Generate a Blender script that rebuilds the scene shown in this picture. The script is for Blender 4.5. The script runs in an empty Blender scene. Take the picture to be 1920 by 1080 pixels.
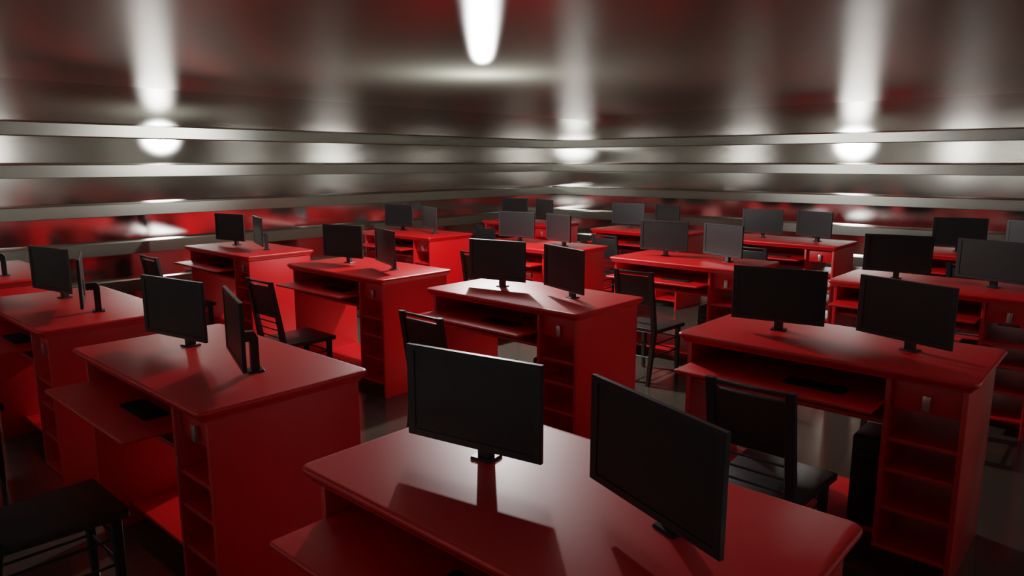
# Computer classroom with red desks between ribbed metal walls.
import bpy, bmesh, math
from mathutils import Vector, Matrix

scene = bpy.context.scene
C = scene.collection
PI = math.pi

# ------------------------------------------------------------------ materials
def principled(name, base, metallic=0.0, rough=0.5, spec=0.5):
    m = bpy.data.materials.new(name)
    m.use_nodes = True
    b = m.node_tree.nodes['Principled BSDF']
    b.inputs['Base Color'].default_value = (*base, 1)
    b.inputs['Metallic'].default_value = metallic
    b.inputs['Roughness'].default_value = rough
    b.inputs['Specular IOR Level'].default_value = spec
    return m

def vary(m, scale, rough_lo, rough_hi, col_a=None, col_b=None, stretch=(1, 1, 1)):
    """Noise-driven roughness (and colour) in object space."""
    nt = m.node_tree
    b = nt.nodes['Principled BSDF']
    tc = nt.nodes.new('ShaderNodeTexCoord')
    mp = nt.nodes.new('ShaderNodeMapping')
    mp.inputs['Scale'].default_value = stretch
    nz = nt.nodes.new('ShaderNodeTexNoise')
    nz.inputs['Scale'].default_value = scale
    nz.inputs['Detail'].default_value = 3
    nt.links.new(tc.outputs['Object'], mp.inputs['Vector'])
    nt.links.new(mp.outputs['Vector'], nz.inputs['Vector'])
    mr = nt.nodes.new('ShaderNodeMapRange')
    mr.inputs['To Min'].default_value = rough_lo
    mr.inputs['To Max'].default_value = rough_hi
    nt.links.new(nz.outputs['Fac'], mr.inputs['Value'])
    nt.links.new(mr.outputs['Result'], b.inputs['Roughness'])
    if col_a:
        mx = nt.nodes.new('ShaderNodeMix')
        mx.data_type = 'RGBA'
        mx.inputs['A'].default_value = (*col_a, 1)
        mx.inputs['B'].default_value = (*col_b, 1)
        nt.links.new(nz.outputs['Fac'], mx.inputs['Factor'])
        nt.links.new(mx.outputs['Result'], b.inputs['Base Color'])

M_BLACK = principled('black_plastic', (0.009, 0.009, 0.0095), 0.0, 0.40, 0.5)
vary(M_BLACK, 5.0, 0.38, 0.42)
M_SCREEN = principled('dark_screen', (0.006, 0.006, 0.0064), 0.0, 0.42, 0.45)
vary(M_SCREEN, 5.0, 0.40, 0.44)
M_STAND = principled('black_stand_metal', (0.014, 0.014, 0.015), 0.0, 0.35, 0.5)
M_KEYS = principled('black_keys', (0.004, 0.004, 0.004), 0.0, 0.6, 0.3)
M_CASE = principled('black_case', (0.004, 0.004, 0.004), 0.0, 0.45, 0.4)
M_WOOD = principled('black_stained_wood', (0.014, 0.013, 0.013), 0.0, 0.42, 0.5)
vary(M_WOOD, 6.0, 0.39, 0.46)
M_HANDLE = principled('brushed_handle', (0.62, 0.60, 0.60), 0.9, 0.35)
def metal(name, gloss, rough, diffuse, fac, scale=1.2, wob=0.02):
    """Diffuse paint under a Beckmann gloss, roughness gently varied by noise."""
    m = bpy.data.materials.new(name)
    m.use_nodes = True
    nt = m.node_tree
    nt.nodes.clear()
    out = nt.nodes.new('ShaderNodeOutputMaterial')
    mix = nt.nodes.new('ShaderNodeMixShader')
    df = nt.nodes.new('ShaderNodeBsdfDiffuse')
    gl = nt.nodes.new('ShaderNodeBsdfAnisotropic')
    gl.distribution = 'BECKMANN'
    df.inputs['Color'].default_value = (*diffuse, 1)
    gl.inputs['Color'].default_value = (*gloss, 1)
    mix.inputs['Fac'].default_value = fac
    tc = nt.nodes.new('ShaderNodeTexCoord')
    nz = nt.nodes.new('ShaderNodeTexNoise')
    nz.inputs['Scale'].default_value = scale
    mr = nt.nodes.new('ShaderNodeMapRange')
    mr.inputs['To Min'].default_value = rough * (1 - wob)
    mr.inputs['To Max'].default_value = rough * (1 + wob)
    nt.links.new(tc.outputs['Object'], nz.inputs['Vector'])
    nt.links.new(nz.outputs['Fac'], mr.inputs['Value'])
    nt.links.new(mr.outputs['Result'], gl.inputs['Roughness'])
    nt.links.new(df.outputs['BSDF'], mix.inputs[1])
    nt.links.new(gl.outputs['BSDF'], mix.inputs[2])
    nt.links.new(mix.outputs['Shader'], out.inputs['Surface'])
    return m
def lacquer(name, diffuse, rough, ior=1.45):
    """Coloured diffuse under a clear Beckmann coat weighted by Fresnel."""
    m = metal(name, (1, 1, 1), rough, diffuse, 0.5, 3.0, 0.03)
    nt = m.node_tree
    fr = nt.nodes.new('ShaderNodeFresnel')
    fr.inputs['IOR'].default_value = ior
    mix = [n for n in nt.nodes if n.type == 'MIX_SHADER'][0]
    nt.links.new(fr.outputs['Fac'], mix.inputs['Fac'])
    return m
M_WALL = metal('brushed_steel_wall', (0.82, 0.81, 0.785), 0.124, (0.16, 0.16, 0.13), 0.965)
M_CEIL = metal('brushed_steel_ceiling', (0.45, 0.44, 0.435), 0.28, (0.50, 0.50, 0.41), 0.925)
M_RIB = metal('olive_steel_rib', (0.42, 0.42, 0.38), 0.33, (0.068, 0.071, 0.054), 0.5)
M_FLOOR = metal('polished_floor', (0.42, 0.385, 0.35), 0.17, (0.080, 0.068, 0.056), 0.5)

def red_laminate():
    """Half Beckmann-coated, half GGX-coated red: compact glare with a soft skirt."""
    m = lacquer('red_laminate', (0.60, 0.004, 0.005), 0.48)
    nt = m.node_tree
    out = [n for n in nt.nodes if n.type == 'OUTPUT_MATERIAL'][0]
    mix = [n for n in nt.nodes if n.type == 'MIX_SHADER'][0]
    pb = nt.nodes.new('ShaderNodeBsdfPrincipled')
    pb.inputs['Base Color'].default_value = (0.60, 0.004, 0.005, 1)
    pb.inputs['Roughness'].default_value = 0.40
    m2 = nt.nodes.new('ShaderNodeMixShader')
    m2.inputs['Fac'].default_value = 0.6
    nt.links.new(mix.outputs['Shader'], m2.inputs[1])
    nt.links.new(pb.outputs['BSDF'], m2.inputs[2])
    nt.links.new(m2.outputs['Shader'], out.inputs['Surface'])
    return m
M_RED = red_laminate()

# ------------------------------------------------------------------ mesh helpers
def finish(name, bm, mat, parent=None, sharp=35):
    me = bpy.data.meshes.new(name)
    bmesh.ops.recalc_face_normals(bm, faces=bm.faces[:])
    bm.to_mesh(me)
    bm.free()
    for p in me.polygons:
        p.use_smooth = True
    me.set_sharp_from_angle(angle=math.radians(sharp))
    me.materials.append(mat)
    o = bpy.data.objects.new(name, me)
    C.objects.link(o)
    if parent:
        o.parent = parent
    return o

def add_box(bm, x0, x1, y0, y1, z0, z1, bev=0.0, seg=2, mtx=None):
    r = bmesh.ops.create_cube(bm, size=1.0)
    vs = r['verts']
    for v in vs:
        v.co = Vector(((x0 + x1) / 2 + v.co.x * (x1 - x0), (y0 + y1) / 2 + v.co.y * (y1 - y0), (z0 + z1) / 2 + v.co.z * (z1 - z0)))
    if mtx is not None:
        for v in vs:
            v.co = mtx @ v.co
    if bev > 0:
        es = list({e for v in vs for e in v.link_edges})
        bmesh.ops.bevel(bm, geom=es, offset=bev, segments=seg, affect='EDGES', profile=0.5)

def box(name, dims, mat, parent=None, bev=0.002, seg=2):
    bm = bmesh.new()
    add_box(bm, *dims, bev=bev, seg=seg)
    return finish(name, bm, mat, parent)

def rounded_rect(x0, x1, y0, y1, r, n=8):
    pts = []
    for cx, cy, a0 in ((x1 - r, y1 - r, 0), (x0 + r, y1 - r, 90), (x0 + r, y0 + r, 180), (x1 - r, y0 + r, 270)):
        for k in range(n + 1):
            a = math.radians(a0 + 90 * k / n)
            pts.append((cx + r * math.cos(a), cy + r * math.sin(a)))
    return pts

def slab(name, x0, x1, y0, y1, r, profile, mat, parent=None, n=8):
    """Rounded slab; profile = list of (z, inset) from the top down."""
    bm = bmesh.new()
    rings = []
    for z, ins in profile:
        ring = [bm.verts.new((px, py, z)) for px, py in rounded_rect(x0 + ins, x1 - ins, y0 + ins, y1 - ins, max(r - ins, 0.002), n)]
        rings.append(ring)
    bm.faces.new(rings[0])
    bm.faces.new(list(reversed(rings[-1])))
    for a, b in zip(rings, rings[1:]):
        for i in range(len(a)):
            j = (i + 1) % len(a)
            bm.faces.new((a[i], a[j], b[j], b[i]))
    return finish(name, bm, mat, parent, 40)

def add_bar(bm, pts, w, d, bev=0.004):
    """Square bar through points, widths per point: w (x) and d (y)."""
    rings = []
    for k, p in enumerate(pts):
        ww = w[k] if isinstance(w, (list, tuple)) else w
        dd = d[k] if isinstance(d, (list, tuple)) else d
        c = bev
        o = [(-ww/2 + c, -dd/2), (ww/2 - c, -dd/2), (ww/2, -dd/2 + c), (ww/2, dd/2 - c), (ww/2 - c, dd/2), (-ww/2 + c, dd/2), (-ww/2, dd/2 - c), (-ww/2, -dd/2 + c)]
        rings.append([bm.verts.new((p[0] + a, p[1] + b, p[2])) for a, b in o])
    bm.faces.new(rings[0]); bm.faces.new(rings[-1])
    for a, b in zip(rings, rings[1:]):
        for i in range(8):
            j = (i + 1) % 8
            bm.faces.new((a[i], a[j], b[j], b[i]))

def add_rod(bm, p, q, r, n=10):
    p, q = Vector(p), Vector(q)
    d = (q - p).normalized()
    u = d.cross(Vector((0, 0, 1)))
    if u.length < 1e-4:
        u = Vector((1, 0, 0))
    u.normalize(); v = d.cross(u)
    ra, rb = [], []
    for k in range(n):
        a = 2 * PI * k / n
        o = u * math.cos(a) * r + v * math.sin(a) * r
        ra.append(bm.verts.new(p + o)); rb.append(bm.verts.new(q + o))
    bm.faces.new(ra); bm.faces.new(rb)
    for i in range(n):
        j = (i + 1) % n
        bm.faces.new((ra[i], ra[j], rb[j], rb[i]))

def empty(name, loc=(0, 0, 0)):
    o = bpy.data.objects.new(name, None)
    o.empty_display_size = 0.1
    o.location = loc
    C.objects.link(o)
    return o

def tag(o, label, cat, group=None):
    o['label'] = label
    o['category'] = cat
    if group:
        o['group'] = group
    return o

def struct(o):
    o['kind'] = 'structure'
    return o

def copy_tree(o, parent=None):
    c = o.copy()
    C.objects.link(c)
    c.parent = parent
    for ch in list(o.children):
        copy_tree(ch, c)
    return c

# ------------------------------------------------------------------ room
XL, XR, YF, YB, ZC = -0.84, 9.18, -1.76, 10.04, 2.798
T = 0.12
struct(box('floor', (XL - T, XR + T, YF - T, YB + T, -T, 0), M_FLOOR, bev=0))
struct(box('ceiling', (XL - T, XR + T, YF - T, YB + T, ZC, ZC + T), M_CEIL, bev=0))
struct(box('wall_left', (XL - T, XL, YF - T, YB + T, 0, ZC), M_WALL, bev=0))
struct(box('wall_right', (XR, XR + T, YF - T, YB + T, 0, ZC), M_WALL, bev=0))
struct(box('wall_back', (XL, XR, YB, YB + T, 0, ZC), M_WALL, bev=0))
struct(box('wall_front', (XL, XR, YF - T, YF, 0, ZC), M_WALL, bev=0))
RP, RH, RT = 0.15, 0.163, 0.026
def rib(name, side, zt):
    """Horizontal rib: flat face, slightly falling top."""
    prof = [(-0.02, zt), (0.0, zt), (RP - 0.003, zt - RT + 0.001), (RP, zt - RT - 0.003), (RP, zt - RH + 0.006), (RP - 0.004, zt - RH), (-0.02, zt - RH)]
    x0, x1, y0, y1 = XL, XR, YF, YB
    bm = bmesh.new()
    rows = []
    for d, z in prof:
        if side == 'left': a, b = (x0 + d, y0 + d), (x0 + d, y1 - d)
        elif side == 'right': a, b = (x1 - d, y0 + d), (x1 - d, y1 - d)
        elif side == 'back': a, b = (x0 + d, y1 - d), (x1 - d, y1 - d)
        else: a, b = (x0 + d, y0 + d), (x1 - d, y0 + d)
        rows.append((bm.verts.new((*a, z)), bm.verts.new((*b, z))))
    for k in range(len(rows)):
        p, q = rows[k], rows[(k + 1) % len(rows)]
        bm.faces.new((p[0], p[1], q[1], q[0]))
    bm.faces.new([r[0] for r in rows]); bm.faces.new([r[1] for r in rows])
    o = finish(name, bm, M_RIB, sharp=20)
    o.data.materials.append(M_WALL)
    for p in o.data.polygons:
        if p.normal.z > 0.7:
            p.material_index = 1
    return struct(o)
n = 1
for k in range(6):
    for side in ('left', 'back', 'right', 'front'):
        rib('trim_%d' % n, side, 2.378 - k * 0.443)
        n += 1

TOP = 1.009
# ------------------------------------------------------------------ desk prototype (origin: floor under the front left corner)
def make_desk():
    t = empty('computer_desk')
    slab('tabletop', -0.018, 1.415, -0.004, 0.788, 0.040,
         [(TOP, 0.013), (1.007, 0.006), (1.003, 0.0015), (0.997, 0.0), (0.990, 0.002), (0.982, 0.008), (0.974, 0.017), (0.965, 0.025), (0.957, 0.028)], M_RED, t)
    box('side_panel', (0.030, 0.055, 0.045, 0.725, 0.0, 0.956), M_RED, t)
    box('side_panel', (1.353, 1.376, 0.045, 0.750, 0.0, 0.956), M_RED, t)
    box('cabinet_panel', (1.045, 1.067, 0.045, 0.725, 0.110, 0.956), M_RED, t)
    for z in (0.651, 0.499, 0.307):
        box('shelf', (1.066, 1.354, 0.055, 0.725, z, z + 0.020), M_RED, t, bev=0.0015)
    box('cabinet_bottom', (1.066, 1.354, 0.047, 0.725, 0.110, 0.130), M_RED, t, bev=0.0015)
    box('back_panel', (0.054, 1.046, 0.705, 0.724, 0.720, 0.956), M_RED, t)
    box('compartment_floor', (0.054, 1.046, 0.080, 0.706, 0.718, 0.738), M_RED, t, bev=0.0015)
    box('foot_board', (0.054, 1.046, 0.190, 0.724, 0.105, 0.125), M_RED, t, bev=0.0015)
    # open-topped drawer behind its front, set back a little from the cabinet edge
    bm = bmesh.new()
    add_box(bm, 1.071, 1.350, 0.080, 0.098, 0.810, 0.952, bev=0.002)
    for d in ((1.078, 1.086, 0.098, 0.62, 0.825, 0.92), (1.335, 1.343, 0.098, 0.62, 0.825, 0.92), (1.086, 1.335, 0.612, 0.62, 0.825, 0.92), (1.086, 1.335, 0.098, 0.612, 0.825, 0.833)):
        add_box(bm, *d)
    dr = finish('drawer', bm, M_RED, t)
    bm = bmesh.new()
    add_box(bm, 1.197, 1.229, 0.056, 0.066, 0.826, 0.897, bev=0.002)
    add_box(bm, 1.204, 1.222, 0.064, 0.082, 0.881, 0.893)
    add_box(bm, 1.204, 1.222, 0.064, 0.082, 0.830, 0.842)
    h = finish('handle', bm, M_HANDLE, dr)
    h['label'] = 'pale metal drawer handle'
    slab('keyboard_tray', 0.0565, 1.0435, -0.156, 0.52, 0.014,
         [(0.843, 0.006), (0.841, 0.002), (0.837, 0.0), (0.829, 0.0), (0.825, 0.003), (0.824, 0.006)], M_RED, t, n=5)
    return t

def make_monitor():
    """Front faces -y; origin at the base plate on the table; the screen hangs 0.083 in front of it."""
    t = empty('monitor')
    W, zb, zt = 0.2448, 0.071 - 0.009, 0.3695 - 0.009
    yf, yb = -0.088, -0.070
    ix0, ix1, iz0, iz1 = -W + 0.030, W - 0.020, zb + 0.022, zt - 0.016
    bm = bmesh.new()
    # housing with a recess for the screen
    def ring(x0, x1, z0, z1, y):
        return [bm.verts.new(p) for p in ((x0, y, z0), (x1, y, z0), (x1, y, z1), (x0, y, z1))]
    c = 0.002
    R = [ring(ix0, ix1, iz0, iz1, yf + 0.006), ring(ix0, ix1, iz0, iz1, yf), ring(-W + c, W - c, zb + c, zt - c, yf), ring(-W, W, zb, zt, yf + c),
         ring(-W, W, zb, zt, yb - c), ring(-W + c, W - c, zb + c, zt - c, yb)]
    for a, b in zip(R, R[1:]):
        for i in range(4):
            j = (i + 1) % 4
            bm.faces.new((a[i], a[j], b[j], b[i]))
    bm.faces.new(R[-1]); bm.faces.new(R[0])
    add_box(bm, -0.05, 0.05, yb - 0.001, yb + 0.004, 0.115, 0.215, bev=0.001)
    finish('housing', bm, M_BLACK, t)
    s = box('screen', (ix0 + .001, ix1 - .001, yf + 0.003, yf + 0.0058, iz0 + .001, iz1 - .001), M_SCREEN, t, bev=0)
    # bent arm: upright then forward to the back of the housing
    bm = bmesh.new()
    w = 0.022
    outer = [(0.017, 0.006), (0.017, 0.158), (0.001, 0.186), (yb + 0.010, 0.186)]
    inner = [(-0.019, 0.006), (-0.019, 0.139), (-0.021, 0.141), (yb + 0.010, 0.141)]
    ls, rs = [], []
    for (ya, za), (yi, zi) in zip(outer, inner):
        ls.append((bm.verts.new((-w, ya, za)), bm.verts.new((-w, yi, zi))))
        rs.append((bm.verts.new((w, ya, za)), bm.verts.new((w, yi, zi))))
    for k in range(3):
        for s_ in (ls, rs):
            bm.faces.new((s_[k][0], s_[k + 1][0], s_[k + 1][1], s_[k][1]))
        for q in (0, 1):
            bm.faces.new((ls[k][q], ls[k + 1][q], rs[k + 1][q], rs[k][q]))
    for k in (0, 3):
        bm.faces.new((ls[k][0], ls[k][1], rs[k][1], rs[k][0]))
    bmesh.ops.recalc_face_normals(bm, faces=bm.faces[:])
    bmesh.ops.bevel(bm, geom=[e for e in bm.edges if e.calc_face_angle(0) > 0.5], offset=0.002, segments=2, affect='EDGES')
    finish('stand_arm', bm, M_STAND, t)
    slab('base_plate', -0.040, 0.040, -0.036, 0.036, 0.006, [(0.008, 0.003), (0.005, 0.0), (0.0, 0.0)], M_STAND, t, n=3)
    return t

def make_keyboard():
    """Origin at the middle of its underside; front edge towards -y."""
    bm = bmesh.new()
    W, D = 0.146, 0.055
    pts = rounded_rect(-W, W, -D, D, 0.012, 4)
    a = [bm.verts.new((x, y, 0.0)) for x, y in pts]
    b = [bm.verts.new((x, y, 0.007)) for x, y in pts]
    bm.faces.new(a); bm.faces.new(b)
    for i in range(len(a)):
        j = (i + 1) % len(a)
        bm.faces.new((a[i], a[j], b[j], b[i]))
    rows, cols = 5, 15
    for r in range(rows):
        y = -D + 0.009 + r * (2 * D - 0.018) / rows
        ks = [(c, 1) for c in range(cols)] if r else [(0, 2), (2, 1), (3, 1), (4, 6), (10, 1), (11, 1), (12, 1), (13, 1), (14, 1)]
        for c, wd in ks:
            p = (2 * W - 0.018) / cols
            x = -W + 0.009 + c * p
            add_box(bm, x + .0012, x + p * wd - .0012, y + .0012, y + (2 * D - 0.018) / rows - .0012, 0.0065, 0.011)
    return finish('keyboard', bm, M_KEYS)

def make_tower():
    bm = bmesh.new()
    add_box(bm, 0.880, 1.038, 0.195, 0.440, 0.125, 0.595, bev=0.018, seg=4)
    for v in bm.verts:
        v.co -= Vector((0.959, 0.3175, 0.125))
    add_box(bm, -0.055, 0.055, -0.1245, -0.121, 0.385, 0.425, bev=0.001)
    add_box(bm, -0.055, 0.055, -0.1245, -0.121, 0.335, 0.375, bev=0.001)
    add_box(bm, -0.012, 0.012, -0.1245, -0.121, 0.270, 0.294, bev=0.003)
    return finish('computer_tower', bm, M_CASE)

def make_chair():
    """Origin on the floor below the middle of the seat; faces +y (towards the desk)."""
    t = empty('wooden_chair')
    ox, oy = 0.688, -0.33
    def L(x, y, z):
        return (x - ox, y - oy, z)
    # seat: trapezoid slab
    bm = bmesh.new()
    prof = [(0.493, 0.006), (0.490, 0.001), (0.486, 0.0), (0.463, 0.0), (0.458, 0.004)]
    rings = []
    for z, i in prof:
        rings.append([bm.verts.new(L(x, y, z)) for x, y in ((0.490 + i, -0.565 + i), (0.886 - i, -0.565 + i), (0.913 - i, -0.112), (0.903 - i, -0.100 - i), (0.473 + i, -0.100 - i), (0.463 + i, -0.112))])
    bm.faces.new(rings[0]); bm.faces.new(rings[-1])
    for a, b in zip(rings, rings[1:]):
        for k in range(6):
            j = (k + 1) % 6
            bm.faces.new((a[k], a[j], b[j], b[k]))
    finish('seat', bm, M_WOOD, t)
    for x in (0.512, 0.864):
        bm = bmesh.new()
        add_bar(bm, [L(x, -0.648, 0.0), L(x, -0.585, 0.36), L(x, -0.567, 0.47), L(x, -0.588, 0.62), L(x, -0.654, 1.012)], [0.034, 0.042, 0.043, 0.043, 0.042], [0.034, 0.042, 0.044, 0.040, 0.032])
        finish('leg', bm, M_WOOD, t, 30)
    for x in (0.512, 0.866):
        bm = bmesh.new()
        add_bar(bm, [L(x, -0.145, 0.0), L(x, -0.147, 0.20), L(x, -0.148, 0.459)], [0.028, 0.036, 0.040], [0.028, 0.036, 0.040])
        finish('leg', bm, M_WOOD, t, 30)
    # back: slim top rail, padded panel, three thin rungs
    bm = bmesh.new()
    add_box(bm, 0.530 - ox, 0.846 - ox, -0.660 - oy, -0.642 - oy, 0.990, 1.007, bev=0.002)
    finish('top_rail', bm, M_WOOD, t)
    bm = bmesh.new()
    ang = math.atan2(0.066, 0.392)
    h = 0.262
    m = Matrix.Translation(L(0.688, -0.6215, 0.839)) @ Matrix.Rotation(ang, 4, 'X')
    add_box(bm, -0.157, 0.157, -0.011, 0.011, -h / 2, h / 2, bev=0.005, seg=3, mtx=m)
    finish('backrest', bm, M_WOOD, t)
    for z, y in ((0.667, -0.597), (0.604, -0.587), (0.540, -0.577)):
        bm = bmesh.new()
        add_rod(bm, L(0.530, y, z), L(0.846, y, z), 0.006)
        finish('rung', bm, M_WOOD, t)
    for z in (0.360, 0.244):
        yr = -0.585 - (0.36 - z) * 0.175
        for x in (0.512, 0.865):
            bm = bmesh.new()
            add_rod(bm, L(x, yr + .015, z), L(x, -0.155, z), 0.0065)
            finish('stretcher', bm, M_WOOD, t)
        bm = bmesh.new()
        add_rod(bm, L(0.525, -0.147, z), L(0.852, -0.147, z), 0.0065)
        finish('stretcher', bm, M_WOOD, t)
        bm = bmesh.new()
        add_rod(bm, L(0.525, yr, z), L(0.852, yr, z), 0.0065)
        finish('stretcher', bm, M_WOOD, t)
    return t

# ------------------------------------------------------------------ lay the room out
XS = (0.0, 2.1656, 4.1256, 6.2398)
YS = (0.0, 2.3702, 4.7999, 7.1974)
COL = ('leftmost desk', 'second desk from the left', 'third desk from the left', 'rightmost desk')
ROW = ('nearest row', 'second row', 'third row', 'far row')
desk0, mon0, key0, tow0, chair0 = make_desk(), make_monitor(), make_keyboard(), make_tower(), make_chair()
used = set()
def place(proto, loc, rz, label, cat, group):
    o = proto
    if proto.name in used:
        o = copy_tree(proto)
    else:
        used.add(proto.name)
    o.location = loc
    o.rotation_euler = (0, 0, rz)
    tag(o, label, cat, group)
    return o

AL = math.atan2(0.0925, 0.480)
AR = math.atan2(-0.1590, 0.4652)
DESK_LABEL = {
    (0, 0): 'red computer desk cut off by the left edge of the photo, nearest row',
    (3, 0): 'large red computer desk closest to the camera, bottom centre',
    (2, 1): 'red computer desk in mid-room with whitish glare on its tabletop',
    (0, 1): 'bright red computer desk by the left wall ribs, leftmost in the second row',
}
for j, Y in enumerate(YS):
    for i, X in enumerate(XS):
        where = '%s, %s' % (COL[i], ROW[j])
        place(desk0, (X, Y, 0), 0, DESK_LABEL.get((i, j), 'red computer desk with pull-out tray, %s' % where.replace(' desk', '')), 'desk', 'red computer desks in rows')
        place(mon0, (X + 0.3810, Y + 0.4325, TOP + 0.0003), AL, 'left-hand black monitor on the %s' % where, 'monitor', 'black monitors in pairs on the desks')
        place(mon0, (X + 1.0490, Y + 0.4270, TOP + 0.0003), AR, 'right-hand black monitor on the %s' % where, 'monitor', 'black monitors in pairs on the desks')
        place(key0, (X + 0.7255, Y + 0.054, 0.8434), 0, 'thin black keyboard on the tray of the %s' % where, 'keyboard', 'black keyboards on the desk trays')
        place(tow0, (X + 0.959, Y + 0.3175, 0.1256), 0, 'black computer tower on the foot board of the %s' % where, 'computer', 'computer towers under the desks')
        place(chair0, (X + 0.688, Y - 0.33, 0), 0, 'black wooden chair facing the %s' % where, 'chair', 'black chairs at the desks')

# ------------------------------------------------------------------ light
ld = bpy.data.lights.new('ceiling_lamp', 'POINT')
ld.energy = 320
ld.shadow_soft_size = 0.04
ld.color = (1.0, 0.985, 0.96)
lo = bpy.data.objects.new('ceiling_lamp', ld)
lo.location = (3.015, 4.13, 2.365)
C.objects.link(lo)

w = bpy.data.worlds.new('world')
scene.world = w
w.use_nodes = True
w.node_tree.nodes['Background'].inputs['Color'].default_value = (0.05, 0.05, 0.05, 1)
w.node_tree.nodes['Background'].inputs['Strength'].default_value = 0.0

# ------------------------------------------------------------------ camera
cd = bpy.data.cameras.new('camera')
cd.sensor_width = 36
cd.lens = 1331.97 / 1920 * 36
cd.clip_start = 0.02
co = bpy.data.objects.new('camera', cd)
co.location = (8.1118, -1.1057, 1.9364)
co.rotation_euler = (PI / 2 - 0.1747, 0.0, 0.7317)
C.objects.link(co)
scene.camera = co

scene.view_settings.view_transform = 'Filmic'
scene.view_settings.look = 'None'
scene.cycles.caustics_reflective = True
scene.cycles.glossy_bounces = 8
scene.cycles.max_bounces = 12
